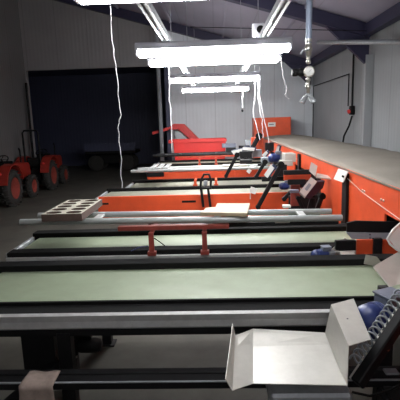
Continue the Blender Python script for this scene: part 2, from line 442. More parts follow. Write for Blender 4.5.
# far orange cabinet
t = thing('machine_cabinet', (1.78, 13.2, 0), 'big orange cabinet with a white notice at the far end of the machine', 'cabinet')
c0 = P(254, 118, y=12.9); c1 = P(291, 118, y=12.9)
MB().bb(c0.x, c1.x, 12.9, 13.6, .1, c0.z, .01).build('body', 'orange', t)
MB().bb(c0.x + .06, c1.x - .02, 12.88, 12.9, c0.z - .34, c0.z - .02).build('hatch', 'orange', t)
a = P(268, 122.5, y=12.875); b = P(275.5, 126.5, y=12.875)
nt_ = MB().bb(a.x, b.x, 12.87, 12.88, b.z, a.z).build('notice', 'white', t)
MB().bb(a.x + .03, b.x - .05, 12.866, 12.87, (a.z + b.z) / 2 - .01, (a.z + b.z) / 2 + .015).build('print', 'ink', nt_)
for x in (c0.x + .1, c1.x - .1): MB().bb(x - .04, x + .04, 13.2, 13.28, 0, .1).build('foot', 'black', t)

# ------------------------------------------------------------------ belt conveyors
BZ = .90
def conveyor(y0, y1, x0, x1, lb, front='steel', belt='belt', back_lip=.045, rear_shift=0, back_w=.07):
    t = thing('belt_conveyor', ((x0 + x1) / 2, (y0 + y1) / 2, 0), lb, 'conveyor', 'cross belts of the sorting line')
    r = .045
    # belt loop
    pr = [(x0 + .07, BZ), (x1 - .05, BZ), (x1 - .02, BZ - .013), (x1 - .005, BZ - r), (x1 - .02, BZ - 2 * r + .013), (x1 - .05, BZ - 2 * r), (x0 + .07, BZ - 2 * r), (x0 + .04, BZ - 2 * r + .013), (x0 + .025, BZ - r), (x0 + .04, BZ - .013)]
    m = MB().prism([(x, y0 + .01, z) for x, z in pr], (0, y1 - y0 - .02, 0)); m.build('belt', belt, t)
    # front side frame
    yf = y0 - .14
    if front == 'steel':
        MB().bb(x0, x1, y0 - .012, y0 + .008, BZ - .13, BZ + .012).bb(x0, x1, yf + .01, y0 - .012, BZ - .02, BZ - .008).build('inner_guard', 'rubber', t)
        pf = [(yf - .012, BZ - .012), (yf + .012, BZ - .004), (yf + .02, BZ - .012), (yf + .02, BZ - .095), (yf - .004, BZ - .095), (yf - .012, BZ - .085), (yf - .005, BZ - .05)]
        MB().prism([(x0, y, z) for y, z in pf], (x1 - x0, 0, 0)).build('front_rail', 'alu', t, 'brushed steel front rail')
        MB().bb(x0, x1, yf + .02, y0 - .012, BZ - .15, BZ - .10).build('under_beam', 'black', t)
    elif front == 'thin':
        MB().bb(x0, x1, y0 - .11, y0 + .008, BZ - .10, BZ + .016, .005).build('inner_guard', 'rubber', t)
        MB().bb(x0, x1, y0 - .135, y0 - .11, BZ - .055, BZ - .022, .004).build('front_rail', 'alu', t, 'dull steel front rail')
    else:
        MB().bb(x0, x1, y0 - .03, y0 + .008, BZ - .34, BZ + .012, .004).build('front_panel', 'orange', t)
        MB().bb(x0 + .02, x0 + .16, y0 - .034, y0 - .03, BZ - .10, BZ - .075).build('maker_plate', 'black', t)
        MB().bb(x0 + 1.22, x0 + 1.42, y0 - .034, y0 - .03, BZ - .10, BZ - .07).build('maker_plate', 'black', t)
    # back side frame
    MB().bb(x0, x1, y1 - .008, y1 + back_w, BZ - .12, BZ + back_lip, .004).build('back_rail', 'rubber', t)
    # end plate
    MB().bb(x0 - .012, x0 + .02, y0 - .1, y1 + .045, BZ - .11, BZ + .01, .004).build('end_plate', 'galv', t, 'pale steel end plate')
    yb = y1 + .02; ya = (yf if front == 'steel' else y0) + .05
    # legs
    for x in (x0 + .75, x1 - .35):
        for y in (ya, yb - .03):
            xx = x + (rear_shift if y > ya else 0)
            MB().bb(xx - .04, xx + .04, y - .035, y + .035, 0, BZ - .13, .004).bb(xx - .07, xx + .07, y - .06, y + .06, 0, .012).build('leg', 'black', t)
        MB().bar((x, ya + .036, BZ - .165), (x + rear_shift, yb - .066, BZ - .165), .06, .06).build('cross_member', 'black', t)
    return t
def Y(v, u=200, z=BZ): return P(u, v, z=z).y
cA = conveyor(Y(301), Y(268), -1.66, 1.28, 'nearest green cross belt with a broad brushed steel front rail', 'steel', rear_shift=-.22, back_w=.11)
cB = conveyor(Y(247), Y(234), P(5, 256, z=BZ).x, 1.25, 'second green cross belt, passing under the rack with the brown tray', 'thin', back_w=.11)
cC = conveyor(Y(195), Y(189.3), P(98, 200, y=Y(195)).x, 1.30, 'third cross belt with a long bright orange front panel', 'orange', 'belt_far')
cD = conveyor(Y(186.8), Y(181.2), P(125, 188, y=Y(186.8)).x, 1.30, 'fourth cross belt, just behind the orange fronted one', 'orange', 'belt_far')
cE = conveyor(Y(168), Y(165.2), -1.55, 1.30, 'fifth cross belt, before the red bin at the back', 'orange', 'belt_far')
cF = conveyor(Y(163.8), Y(161.5), -1.5, 1.30, 'farthest cross belt right before the red bin', 'orange', 'belt_far')
print('belts', [Y(v) for v in (301, 268, 247, 234, 195, 189.3, 186.8, 181.2, 168, 165.2, 163.8, 161.5)])
# lower frame of the nearest conveyor
def par(mb, name, m, p, lb=None): return mb.build(name, m, p, lb)
b1 = P(130, 373, y=2.165).z; b2 = P(130, 382, y=2.03).z
par(MB().bb(-1.6, 1.2, 2.165, 2.215, b1 - .045, b1, .004), 'lower_bar', 'black', cA)
par(MB().bb(-1.6, 1.2, 2.03, 2.10, b2 - .045, b2, .004), 'lower_bar', 'black', cA)
par(MB().bb(-1.6, 1.2, 2.02, 2.03, b2, b2 + .006), 'edge_highlight', 'galv', cA)  # pale strip standing in for the highlight along the bar edge
p0, p1 = P(25, 345, y=2.45), P(57, 345, y=2.45)
par(MB().bb(p0.x, p1.x, 2.40, 2.52, .34, .748, .006), 'support_box', 'black', cA)
par(MB().bar((-.86, 2.52, .70), (-.70, 3.3, .70), .06, .07), 'brace', 'black', cA)
par(MB().bar((-1.0, 2.42, .5), (-1.32, 2.2, .28), .09, .07), 'brace', 'black', cA)
for x in (-1.5, 1.1):
    par(MB().bb(x - .04, x + .04, 2.03, 2.215, 0, b2 - .046, .004), 'leg', 'black', cA)
# drive motor hanging under the nearest conveyor
mp = P(86, 345, y=2.9)
t = thing('drive_motor', mp, 'small dark motor hanging under the nearest belt at the left', 'motor')
m = MB().lathe(mp + V((-.06, 0, 0)), (1, 0, 0), [(.0, 0), (.05, .002), (.055, .03), (.055, .13), (.045, .17), (.02, .18)], 16)
m.build('motor_body', 'black', t)
MB().box(mp + V((-.085, 0, .0)), (.06, .10, .13), None, .01).build('gearbox', 'black', t)
MB().tube([mp + V((-.085, 0, -.065)), mp + V((-.085, 0, -.10))], .012, 8).build('shaft', 'galv', t)
MB().box(mp + V((-.02, 0, .095)), (.14, .06, .07), None, .004).build('mount_bracket', 'black', t)

# rag over the lower bar
a, b = P(22, 376, y=2.03), P(54, 376, y=2.03)
nx, nz = 14, 18; vs = []
for j in range(nz + 1):
    for i in range(nx + 1):
        fx_ = i / nx; s_ = j / nz
        x = a.x + (b.x - a.x) * fx_ + .02 * s_ * (fx_ * 2 - .6)
        if s_ < .22: y = 2.12 - (s_ / .22) * .115; z = max(b1, b2) + .008 + (b2 - b1) * 0 + .004 * math.sin(fx_ * 9)
        else:
            k = (s_ - .22) / .78; y = 2.008 - .012 - .016 * abs(math.sin(fx_ * 8 + k * 1.5)) * (.3 + k) - .004; z = max(b1, b2) + .006 - k * .30 - .02 * math.sin(fx_ * 5) * k
        vs.append((x, y, z))
fs = [(j * (nx + 1) + i, j * (nx + 1) + i + 1, (j + 1) * (nx + 1) + i + 1, (j + 1) * (nx + 1) + i) for j in range(nz) for i in range(nx)]
o = MB().add(vs, fs, True).build('cleaning_rag', 'rag'); md = o.modifiers.new('s', 'SOLIDIFY'); md.thickness = .004; md.offset = 1
tag(o, 'pinkish grey rag draped over the lower black bar at bottom left', 'cloth')

# ------------------------------------------------------------------ tube racks over the second belts
def rack(ya, yb, xl, xr, z, lb, post_x, beam='rust', tube='tube', base=BZ - .05, beam_x=(-.95, .1), r=.026, yfront=None, bh=.05, tilt=0):
    t = thing('tube_rack', (0, (ya + yb) / 2, base), lb, 'rack', 'tube racks over the belts')
    MB().tube([(xl, ya, z + tilt), (xr, ya, z - tilt)], r, 14).build('rail_tube', tube, t)
    MB().tube([(xl + .05, yb, z + tilt), (xr - .02, yb, z - tilt)], r * .95, 14).build('rail_tube', tube, t)
    zb = z - r - bh / 2 - .001
    MB().bb(beam_x[0], beam_x[1], ya - .025, ya + .03, zb - bh / 2, zb + bh / 2 - tilt, .004).build('front_beam', beam, t)
    for x in post_x:
        p = MB().bb(x - .02, x + .02, yfront, yfront + .035, base, zb - bh / 2 - .001, .003)
        p.bb(x - .035, x + .035, yfront - .005, yfront + .04, base, base + .035, .003)
        p.bar((x, yfront + .018, zb - bh / 2 - .012), (x, yb, zb - bh / 2 - .012), .03, .022)
        p.build('post', beam, t)
    for x in [xl + .28, xl + .62, 0, xr - .3]:
        zz_ = z - tilt * (x / 1.5); MB().bb(x - .03, x + .03, ya + r * .8, yb - r * .8, zz_ - .008, zz_ + .008, .002).build('spacer', 'alu', t)
    return t
yA = P(200, 219.5, z=1.155).y; yA2 = P(200, 213, z=1.155).y; yFr = Y(247) - .172
print('rack', yA, yA2, yFr)
xl = P(20, 218, y=yA).x; xr = P(342, 216, y=yA).x
r1 = rack(yA, yA2, xl, xr, 1.155, 'rack of two pale tubes on red posts over the second belt', [P(151, 240, y=yFr).x, P(204.5, 240, y=yFr).x], yfront=yFr, beam_x=(P(118, 225, y=yA).x, P(229, 225, y=yA).x), base=.885, tilt=.014)
par(MB().bb(P(150, 230, y=3.5).x, P(340, 230, y=3.5).x, yA + .12, yA + .15, 1.055, 1.09, .004), 'rear_beam', 'black', r1)
y2 = P(200, 169.5, z=1.155).y; print('y2', y2)
r2 = rack(y2, y2 + .36, P(131, 171, y=y2).x, .9, 1.155, 'rack of grey tubes over a dirty orange beam above the fourth belt', [P(196, 180, y=y2).x, P(216, 180, y=y2).x], beam='orange', yfront=Y(186.8) - .07, beam_x=(P(147, 170, y=y2).x, P(235, 170, y=y2).x), bh=.11, base=.915)
par(MB().bb(P(144, 170, y=6.8).x, P(162, 170, y=6.8).x, y2 - .04, y2 - .026, 1.06, 1.13, .002), 'end_cover', 'black', r2)
for k, u in enumerate((152, 159, 166)):
    x = P(u, 165, y=7.2).x; par(MB().bb(x - .04, x + .04, y2 + .03, y2 + .7, 1.18, 1.2, .003), 'slat', 'tube', r2)
y3 = P(200, 154.5, z=1.165).y; print('y3', y3)
r3 = rack(y3, y3 + .35, P(153, 155, y=y3).x, .75, 1.165, 'farthest rack, a dark tube crossing before the red bin', [P(200, 160, y=10.46).x, P(216, 160, y=10.46).x], beam='orange_dirty', tube='black', yfront=y3 - .06, beam_x=(-.9, .5), base=.915, bh=.04, r=.03)

# flat tops and laths on the far belts (pale strips)
def lath(u0, u1, v, y, w, lb, m='cream', z=None, th=.02, rz=0):
    a = P(u0, v, y=y); b = P(u1, v, y=y); z = z if z is not None else a.z
    return tag(MB().box(((a.x + b.x) / 2, y + w / 2, z), (b.x - a.x, w, th), Euler((0, 0, rz)), .003).build('loose_board', m), lb, 'board', 'boards laid on the racks')
lath(223, 247, 164, y2 + .05, .26, 'pale board lying on the rack of grey tubes over the fourth belt', z=1.1925, rz=0)

# plank on the first rack
zt = 1.155 + .027
a, b, c_, d_ = P(200, 212, z=zt + .03), P(247, 213, z=zt + .03), P(250, 203, z=zt + .03), P(217, 203, z=zt + .03)
m = MB().prism([(p.x, p.y, zt) for p in (a, b, c_, d_, d_.lerp(a, .45) + V((.05, 0, 0)), d_.lerp(a, .5) + V((-.03, 0, 0)), d_.lerp(a, .8))], (0, 0, .028))
tag(m.build('wooden_board', 'wood', bev=.002), 'pale wooden board with a broken corner lying across the two rack tubes', 'board')

# perforated tray on the first rack
ztray = zt + .013
zt = ztray
ty0, ty1 = P(60, 214, z=zt + .06).y, P(86, 199.5, z=zt + .06).y
tx0, tx1 = P(41, 214, y=ty0).x, P(81.5, 214, y=ty0).x
print('tray', tx0, tx1, ty0, ty1)
th = .06
t = thing('perforated_tray', ((tx0 + tx1) / 2, (ty0 + ty1) / 2, zt), 'brown box tray with oval holes in its cream top, resting on the rack tubes', 'tray')
nxh, nyh, seg = 2, 5, 16
top = MB(); wx = (tx1 - tx0) / nxh; wy = (ty1 - ty0) / nyh
zz = zt + th
for i in range(nxh):
    for j in range(nyh):
        cx = tx0 + (i + .5) * wx; cy = ty0 + (j + .5) * wy; vs = []
        for k in range(seg):
            ang = 2 * math.pi * (k + .5) / seg; cs, sn = math.cos(ang), math.sin(ang)
            q = max(abs(cs), abs(sn)); vs.append((cx + cs / q * wx / 2, cy + sn / q * wy / 2, zz))
        # corners made exact
        for k in range(seg):
            ang = 2 * math.pi * (k + .5) / seg; vs.append((cx + math.cos(ang) * wx * .39, cy + math.sin(ang) * wy * .39, zz))
        for k in range(seg):
            ang = 2 * math.pi * (k + .5) / seg; vs.append((cx + math.cos(ang) * wx * .39, cy + math.sin(ang) * wy * .39, zz - .05))
        fs = []
        for k in range(seg):
            l = (k + 1) % seg; fs.append((k, l, seg + l, seg + k))
        top.add(vs[:2 * seg], fs)
        MB().add(vs[seg:], [(k, (k + 1) % seg, seg + (k + 1) % seg, seg + k) for k in range(seg)]).build('hole_shade_wall', 'brown', t)  # hole walls coloured dark brown for the shade inside the recess
        for sx in (-1, 1):
            for sy in (-1, 1):
                def e_(ang):
                    cs, sn = math.cos(ang), math.sin(ang); q = max(abs(cs), abs(sn)); return (cx + cs / q * wx / 2, cy + sn / q * wy / 2, zz)
                base = math.atan2(sy, sx); dl = math.pi / seg
                top.add([(cx + sx * wx / 2, cy + sy * wy / 2, zz), e_(base - dl), e_(base + dl)], [(0, 1, 2)])
top.build('top', 'cream', t, 'cream top with dark oval holes')
m = MB().bb(tx0, tx1, ty0, ty0 + .012, zt, zz - .001).bb(tx0, tx1, ty1 - .012, ty1, zt, zz - .001).bb(tx0, tx0 + .012, ty0 + .012, ty1 - .012, zt, zz - .001).bb(tx1 - .012, tx1, ty0 + .012, ty1 - .012, zt, zz - .001).bb(tx0 + .012, tx1 - .012, ty0 + .012, ty1 - .012, zt, zt + .006)
m.build('side', 'brown', t, 'brown sides')

# cables on the red posts of the first rack
x = P(151, 240, y=3.3).x
tag(MB().tube([P(131, 251, y=3.3), P(140, 247, y=yFr), P(148, 246, y=yFr)], .004, 6).build('blue_cable', 'blue'), 'thin dark blue cable at the left red post of the near rack', 'cable')
tag(MB().tube([P(154, 238, y=yFr), P(160, 242, y=yFr), P(165, 246, y=yFr)], .004, 6).build('black_cable', 'rubber'), 'thin black cable hanging right of the left red post', 'cable')

# ------------------------------------------------------------------ steel discharge tray (bottom centre)
t = thing('discharge_tray', (.4, 1.9, .72), 'big pale sheet metal tray hanging in front of the nearest belt', 'tray')
z0 = .80
def Q(u, v, z): return P(u, v, z=z)
A, B, Cc, Dd = Q(253, 329, z0 + .022), Q(325, 333, z0 + .022), Q(347, 386, z0), Q(253, 384, z0)
A2, B2 = Q(253, 347, z0), Q(330, 345, z0)
m = MB().plate([A2, B2, Cc, Dd], .003); m.plate([A, B, B2, A2], .003)
m.build('floor_pan', 'zinc', t)
L1, L2 = Q(235, 336, z0 + .04), Q(232, 391, z0 + .03)
MB().plate([L1, A, A2, L2.lerp(L1, .7)], .003).plate([L2.lerp(L1, .7), A2, Dd, L2], .003).build('sloped_side', 'zinc', t)
LL1, LL2 = L1 + V((-.012, .0, .07)), L2 + V((-.028, .0, .055))
MB().plate([LL2, LL1, L1, L2], .003).build('left_flange', 'zinc', t)
W1, W2 = P(331, 306, y=B.y + .02), P(348.5, 346, y=Cc.y)
W1, W2 = Q(331, 305, .99), Q(348.5, 346.5, .985)
MB().plate([B, W1, W2, Cc], .003).plate([B, B2, Cc, Cc], .003).build('right_side', 'galv', t, 'grey right side of the tray') if False else MB().add([B, W1, W2, Cc, B + V((.003, 0, 0)), W1 + V((.003, 0, 0)), W2 + V((.003, 0, 0)), Cc + V((.003, 0, 0))], [(0, 1, 2, 3), (7, 6, 5, 4), (0, 4, 5, 1), (1, 5, 6, 2), (2, 6, 7, 3), (3, 7, 4, 0)]).build('right_side', 'zinc', t)
T1, T2 = Q(353.5, 299, .985), Q(371, 340, .975)
MB().plate([W1, T1, T2, W2], .003).build('top_flange', 'zinc', t)
for (u, v) in ((256, 331), (252, 387)): pass
MB().lathe(W1.lerp(T2, .45) + V((0, 0, .002)), (0, 0, 1), [(.005, 0), (.004, .003), (0, .004)], 8).build('rivet', 'ink', t)
MB().box(V(((A2.x + B2.x) / 2 + .03, (A2.y + Dd.y) / 2, z0 - .085)), (.36, .34, .075), None, .012).build('hanger_box', 'galv', t)
MB().bar((.30, 2.10, .79), (.30, 2.185, .79), .03, .01).build('bracket', 'black', t)
MB().bar((.52, 2.10, .79), (.52, 2.185, .79), .03, .01).build('bracket', 'black', t)

# ------------------------------------------------------------------ blue motors at the belt ends
def motor(c, s, lb, ax=(1, .25, 0)):
    c = V(c); ax = V(ax).normalized()
    t = thing('gear_motor', c - V((0, 0, .1 * s)), lb, 'motor', 'blue motors at the belt ends')
    b = MB()
    b.lathe(c, -ax, [(.075 * s, -.12 * s), (.08 * s, -.11 * s), (.08 * s, .0), (.084 * s, .01 * s), (.084 * s, .03 * s), (.078 * s, .05 * s), (.06 * s, .075 * s), (.03 * s, .09 * s), (0, .093 * s)], 24)
    for k in range(9):
        b.lathe(c + ax * (.012 * k + .01) * s, ax, [(.08 * s, 0), (.087 * s, .001 * s), (.087 * s, .004 * s), (.08 * s, .005 * s)], 24)
    bd = b.build('motor_body', 'blue', t)
    q = MB()
    for k in range(8):
        a_ = k * math.pi / 4; side = ax.cross(V((0, 0, 1))).normalized(); up = side.cross(ax)
        q.lathe(c - ax * .068 * s + (side * math.cos(a_) + up * math.sin(a_)) * .045 * s, -ax, [(.008 * s, -.01 * s), (.008 * s, .004 * s), (0, .005 * s)], 8)
    q.build('vent', 'bluegrey', bd, 'pale vent dots on the cowl')
    rot = Euler((0, 0, math.atan2(ax.y, ax.x)))
    MB().box(c + ax * .10 * s + V((0, 0, .09 * s)), (.11 * s, .10 * s, .05 * s), rot, .006).build('terminal_box', 'bluegrey', t)
    MB().box(c + ax * .10 * s + V((0, 0, .12 * s)), (.12 * s, .11 * s, .01 * s), rot, .003).build('box_lid', 'bluegrey', t, 'grey lid')
    MB().box(c + ax * .165 * s, (.09 * s, .13 * s, .15 * s), rot, .012).build('gearbox', 'grey', t)
    return t
motor(P(373, 321, y=2.12), 1.1, 'blue motor with grey terminal box behind the pale sheet tray', (1, .45, 0))
motor(P(318, 256, y=3.15), .6, 'blue motor at the front of the second belt right end', (1, .1, 0))

# black housing at bottom right
t = thing('drive_housing', (1.05, 1.85, 0), 'black drive housing with a slanting arm and coiled hose at the bottom right', 'housing')
MB().bb(.78, 1.33, 1.40, 2.0, .05, .60, .015).build('body', 'black', t)
MB().bb(.80, 1.31, 1.42, 1.98, .601, .615, .004).build('lid', 'rubber', t)
x = P(391, 372, z=.62)
pl = MB().box((x.x, x.y, .622), (.07, .05, .012), None, .003).build('rating_plate', 'grey', t)
MB().tube([P(352, 392, z=.63), P(370, 396, z=.63), P(390, 390, z=.63), P(402, 383, z=.63)], .006, 6).build('hose', 'rubber', t)
for xx in (.85, 1.26):
    MB().bb(xx - .03, xx + .03, 1.6, 1.66, 0, .05).bb(xx - .03, xx + .03, 1.9, 1.96, 0, .05).build('foot', 'rubber', t)

# black arm with coiled hose, bottom right
a, b = P(357, 384, z=.74), P(414, 299, y=2.0)
t = MB().bar(a, b, .05, .06, ch=.006).bb(.98, 1.04, 1.75, 1.81, .615, .80).build('support_arm', 'black', t, 'black slanting arm')
d = (b - a).normalized(); sd = d.cross(V((0, 0, 1))).normalized()
if sd.x > 0: sd = -sd
up = V((0, 0, 1))
MB().bar(a + sd * .035 + up * .005, b + sd * .035 + up * .005, .02, .012).build('side_strip', 'zinc', t, 'dull steel strip along the arm')
pts = []
N = 13
for k in range(N * 12):
    s_ = .12 + .86 * k / (N * 12); ang = 2 * math.pi * k / 12
    pts.append(a.lerp(b, s_) + sd * .058 + up * .03 + (sd * math.cos(ang) + up * math.sin(ang)) * .027)
MB().tube(pts, .005, 6).build('coiled_hose', 'grey', t)
# ------------------------------------------------------------------ sheet chutes at the right edge
t = thing('side_chute', P(390, 275, y=2.7), 'grey sheet metal chute at the right edge beside the nearest belt', 'chute')
y_ = 2.72
a, b, c_, d_ = P(374, 266, y=2.75), P(403, 249, y=3.05), P(403, 298, y=2.45), P(395, 293, y=2.5)
MB().prism([a, b, c_, d_], (.0, .01, -.006)).build('sheet', 'zinc', t)
MB().tube([P(373.5, 267, y=2.74), P(395, 293, y=2.49), P(403, 298, y=2.44)], .005, 8).build('rolled_edge', 'zinc', t)
t = thing('round_guard', P(395, 240, y=2.95), 'pale plate with a thick rounded white rim at the right edge', 'guard')
a = P(387, 240, y=2.95)
MB().tube([P(402, 222, y=3.0), P(393, 230, y=2.98), P(387.5, 239, y=2.95), P(390, 244, y=2.94), P(396, 249, y=2.93), P(403, 253, y=2.92)], .009, 10).build('rim', 'white', t, 'white rolled rim')
MB().prism([P(402, 223, y=3.0), P(393, 231, y=2.98), P(388.5, 239, y=2.95), P(396, 248, y=2.93), P(404, 252, y=2.92)], (.002, .012, 0)).build('plate', 'white', t)

# black guard and slate strip entering the machine beside the second belt
t = cB
a, b = P(347, 223, y=3.36), P(404, 222, y=3.36)
c_, d_ = P(347, 232, y=3.36), P(404, 233, y=3.36)
MB().prism([a, P(356, 221, y=3.36), b, d_, c_], (0, .02, 0)).build('guard_board', 'black', t)
sl = MB().prism([P(346, 232.3, y=3.355), P(398, 233.3, y=3.355), P(392, 240, y=3.355), P(352, 239, y=3.355)], (0, .02, 0)).build('strip', 'slate', t, 'blue grey strip')
MB().lathe(P(370, 234.5, y=3.354), (0, -1, 0), [(.006, 0), (.005, .004), (0, .005)], 8).lathe(P(370, 238, y=3.354), (0, -1, 0), [(.006, 0), (.005, .004), (0, .005)], 8).build('bolt', 'black', sl)
MB().prism([P(331, 250, y=3.33), P(345, 238, y=3.34), P(350, 240.5, y=3.34), P(338, 251, y=3.33)], (0, .008, 0)).build('lead_plate', 'zinc', t, 'pale slanted lead plate')

t = cB
def blk(u0, u1, v0, v1, y, m, nm, d=.04):
    a = P(u0, v0, y=y); b = P(u1, v1, y=y); return MB().bb(a.x, b.x, y, y + d, b.z, a.z, .003).build(nm, m, t)
blk(336, 356, 241, 250, 3.22, 'black', 'bearing_block'); blk(357, 373, 240, 257, 3.24, 'orange', 'side_plate', .02)
blk(374, 382, 239, 259, 3.22, 'black', 'bearing_block'); blk(383, 400, 240, 256, 3.24, 'orange', 'side_plate', .02)
t = thing('deflector_sheet', P(355, 258, y=3.1), 'crumpled pale sheet between the first and second belt at the right', 'sheet')
MB().plate([P(340, 252, y=3.14), P(354, 253, y=3.14), P(356, 257, y=3.08), P(341, 256, y=3.08)], .004).build('flat', 'zinc', t)
MB().prism([P(364, 264, y=2.93), P(366, 255, y=2.93), P(377, 257, y=2.93), P(386, 268, y=2.93)], (0, .006, 0)).build('flap', 'zinc', t)
tag(MB().bb(P(378, 285, y=2.32).x, P(388, 285, y=2.32).x, 2.29, 2.33, P(378, 297, y=2.3).z, P(378, 287, y=2.3).z, .003).build('end_bracket', 'black'), 'small square black bracket at the right end of the nearest belt', 'bracket')

# ------------------------------------------------------------------ scale heads, arms and plates at lane ends
def slab(pts, off, t, name, m, lb=None):
    return MB().prism(pts, off).build(name, m, t, lb)
# at the third belt (y ~ 5.0 .. 6)
y = 5.0
t = thing('scale_terminal', P(305, 195, y=y), 'white faced terminal box with navy side before the orange panel', 'terminal')
f1 = [P(299.5, 192, y=y), P(311, 177, y=y), P(317, 181.5, y=y), P(305, 197, y=y)]
slab(f1, (.0, .02, -.02), t, 'face_plate', 'white')
slab([P(305, 197.3, y=y), P(317.2, 182, y=y), P(325, 181, y=y + .1), P(323, 188, y=y + .1), P(310, 199, y=y + .05)], (0, .1, 0), t, 'case', 'navy')
sc = slab([P(304.5, 189, y=y - .003), P(309, 183, y=y - .003), P(311.5, 185, y=y - .003), P(307, 191, y=y - .003)], (0, .002, 0), t, 'display', 'slate')
q = P(313, 198, y=y + .07); MB().bar(P(312, 199, y=y + .07), P(305, 224, y=y + .07), .05, .05, ch=.004).build('strut', 'black', t)
MB().bar(q, (q.x, q.y, 0), .05, .05, ch=.004).bb(q.x - .1, q.x + .1, q.y - .1, q.y + .1, 0, .012).build('stand', 'black', t)
y = 5.1
slab([P(309, 171, y=y), P(311, 162, y=y), P(317.5, 166, y=y), P(315.5, 177, y=y)], (.003, .012, 0), t, 'swing_plate', 'white')
slab([P(316, 177, y=y), P(317, 173, y=y + .15), P(331, 176, y=y + .15), P(334, 179, y=y)], (0, 0, -.012), t, 'shelf', 'zinc')
MB().bar(P(316, 178, y=y + .03), P(313, 198, y=y + .03), .02, .02).build('rod', 'black', t)
y = posts[0] + .02
slab([P(333.5, 179, x=FX - .1), P(338, 169, x=FX - .06), P(347.5, 172, x=FX - .04), P(343, 182.5, x=FX - .06)], (.01, .002, .004), SM, 'notice_plate', 'white', 'small white square plate')
MB().bar(P(342, 176, x=FX - .07), P(347, 178, x=FX - .02), .02, .02).build('stub', 'black', SM)

def lane(y):
    return min((cA, cB, cC, cD, cE, cF), key=lambda c: abs(c.location.y - y - .15))
def arm(u0, v0, u1, v1, y, w, lb, head=True, loc=None):
    a, b = P(u0, v0, y=y), P(u1, v1, y=y)
    t = MB().bar(a, b, w, w, (0, 1, 0), ch=.005).build('tilting_arm', 'black', lane(y))
    MB().lathe(b + V((0, -w * .7, 0)), (0, 1, 0), [(w * .8, 0), (w * .8, w * 1.4)], 12).build('pivot', 'rubber', t)
    MB().lathe(a + V((0, -w * .6, 0)), (0, 1, 0), [(w * .6, 0), (w * .6, w * 1.2)], 12).build('foot_pivot', 'black', t)
    return t
arm(258, 207, 281, 164.5, 5.85, .055, 'black slanting arm crossing the third belt at its right end')
arm(312, 222, 322, 196, 5.2, .05, 'black slanting arm under the white terminal box')
arm(298, 198, 309, 222, 5.3, .045, 'black arm leaning left below the white terminal box')
arm(226, 176, 237, 155, 6.75, .05, 'far black arm rising from the fifth belt')
arm(256, 177, 265, 162, 6.72, .05, 'short black arm beside the fourth belt post')
arm(284, 199, 297, 186, 5.9, .05, 'black arm between the third belt and the orange panels')
arm(250, 152, 259, 136, 9.3, .09, 'far black arm below the forked cords')

# bracket with loop standing at the third belt front
y = 5.93
t = thing('loop_bracket', P(206, 206, y=y), 'upright black bracket with a loop standing before the third belt', 'bracket')
for u in (202.5, 209.5):
    MB().bar(P(u - 1.5, 188, y=y), P(u + 1, 207, y=y), .035, .03, ch=.003).build('strut', 'black', t)
m = MB().tube([P(200.5, 189, y=y), P(201, 180, y=y), P(204, 174.5, y=y), P(209, 174.5, y=y), P(211, 180, y=y), P(210.5, 189, y=y)], .016, 8); m.build('loop', 'black', t)
MB().bar(P(200, 188, y=y), P(211, 188, y=y), .04, .03).build('cross_piece', 'black', t)
MB().box(P(205.5, 183, y=y), (.06, .05, .07), None, .01).build('roller', 'grey', t)

# sensor heads and plates
def head(pts, y, lb, m='white', box='navy', d=.09):
    ps = [P(u, v, y=y) for u, v in pts]
    c = sum(ps, V((0, 0, 0))) / 4
    t = slab(ps, (0, .012, 0), lane(y), 'sensor_head', m, 'pale faced box')
    slab([c + (p - c) * 1.02 + V((.035, .013, .01)) for p in ps], (0, d, 0), t, 'case', box)
    return t
head([(264, 175), (271, 165), (274.5, 168), (267.5, 178)], 5.9, 'slanted white faced box at the head of the third belt')
head([(275, 155), (277, 146), (279.5, 146.5), (277.5, 156)], 7.3, 'narrow upright pale box right of the fourth belt')
head([(262, 155), (266, 151), (268, 153), (264, 158)], 7.4, 'small pale tilted box at the right of the fourth belt')
head([(243, 147), (255, 148), (254, 151), (242, 150)], 9.2, 'flat pale box at the far belts', d=.12)
head([(231, 151), (242, 148.5), (242, 151), (234, 155)], 9.35, 'pale slanted box above the far red bin end', d=.12)
def tagplate(u0, v0, u1, v1, y, lb, rot=0):
    a, b = P(u0, v0, y=y), P(u1, v1, y=y); c = (a + b) / 2
    t = MB().box(c, (abs(b.x - a.x), .006, abs(a.z - b.z)), Euler((0, rot, 0)), .001).build('tag_card', 'white', lane(y), 'white card')
tagplate(249.7, 187.5, 256.5, 193.5, 5.985, 'white card standing on the third orange belt front', .35)
tagplate(247, 169, 251, 173, 6.78, 'small white card before the fourth belt', .7)
MB().bar(P(250.3, 193.5, y=5.99), P(250.3, 199, y=5.99), .012, .012).build('card_peg', 'zinc', cC)
# boxes, dark blocks and bearings between belts and machine
def block(u0, v0, u1, v1, y, d, m, name, lb, cat, ch=.004):
    a, b = P(u0, v0, y=y), P(u1, v1, y=y)
    own = SM if y in (5.2, 5.25, 5.3, 5.35, 6.4, 6.3) else (r1 if y in (3.74, 3.45) else lane(y))
    return MB().bb(a.x, b.x, y, y + d, b.z, a.z, ch).build(name, m, own)
block(284, 170.5, 311, 174.5, 5.2, .05, 'black', 'guide_rail', 'upper black guide rail beside the orange machine panels', 'rail')
block(288, 180, 306, 184.5, 5.25, .05, 'black', 'guide_rail', 'lower black guide rail left of the white terminal box', 'rail')
block(284, 175, 311, 179.8, 5.3, .03, 'orange', 'guide_panel', 'orange strip between the two black guide rails', 'panel')
block(291, 185, 300, 206, 5.35, .04, 'rust', 'drive_bracket', 'dull red bracket behind the black arms below the terminal', 'bracket')
block(289, 196, 327, 219, 5.62, .05, 'black', 'drive_block', 'black drive block right of the orange belt panel', 'block')
block(285, 154, 296, 162, 6.4, .3, 'zinc', 'hopper_box', 'pale box where the fourth belt meets the machine', 'box')
block(281, 161, 293, 166, 6.3, .2, 'zinc', 'hopper_plate', 'pale grey ledge below the box at the machine side', 'ledge')
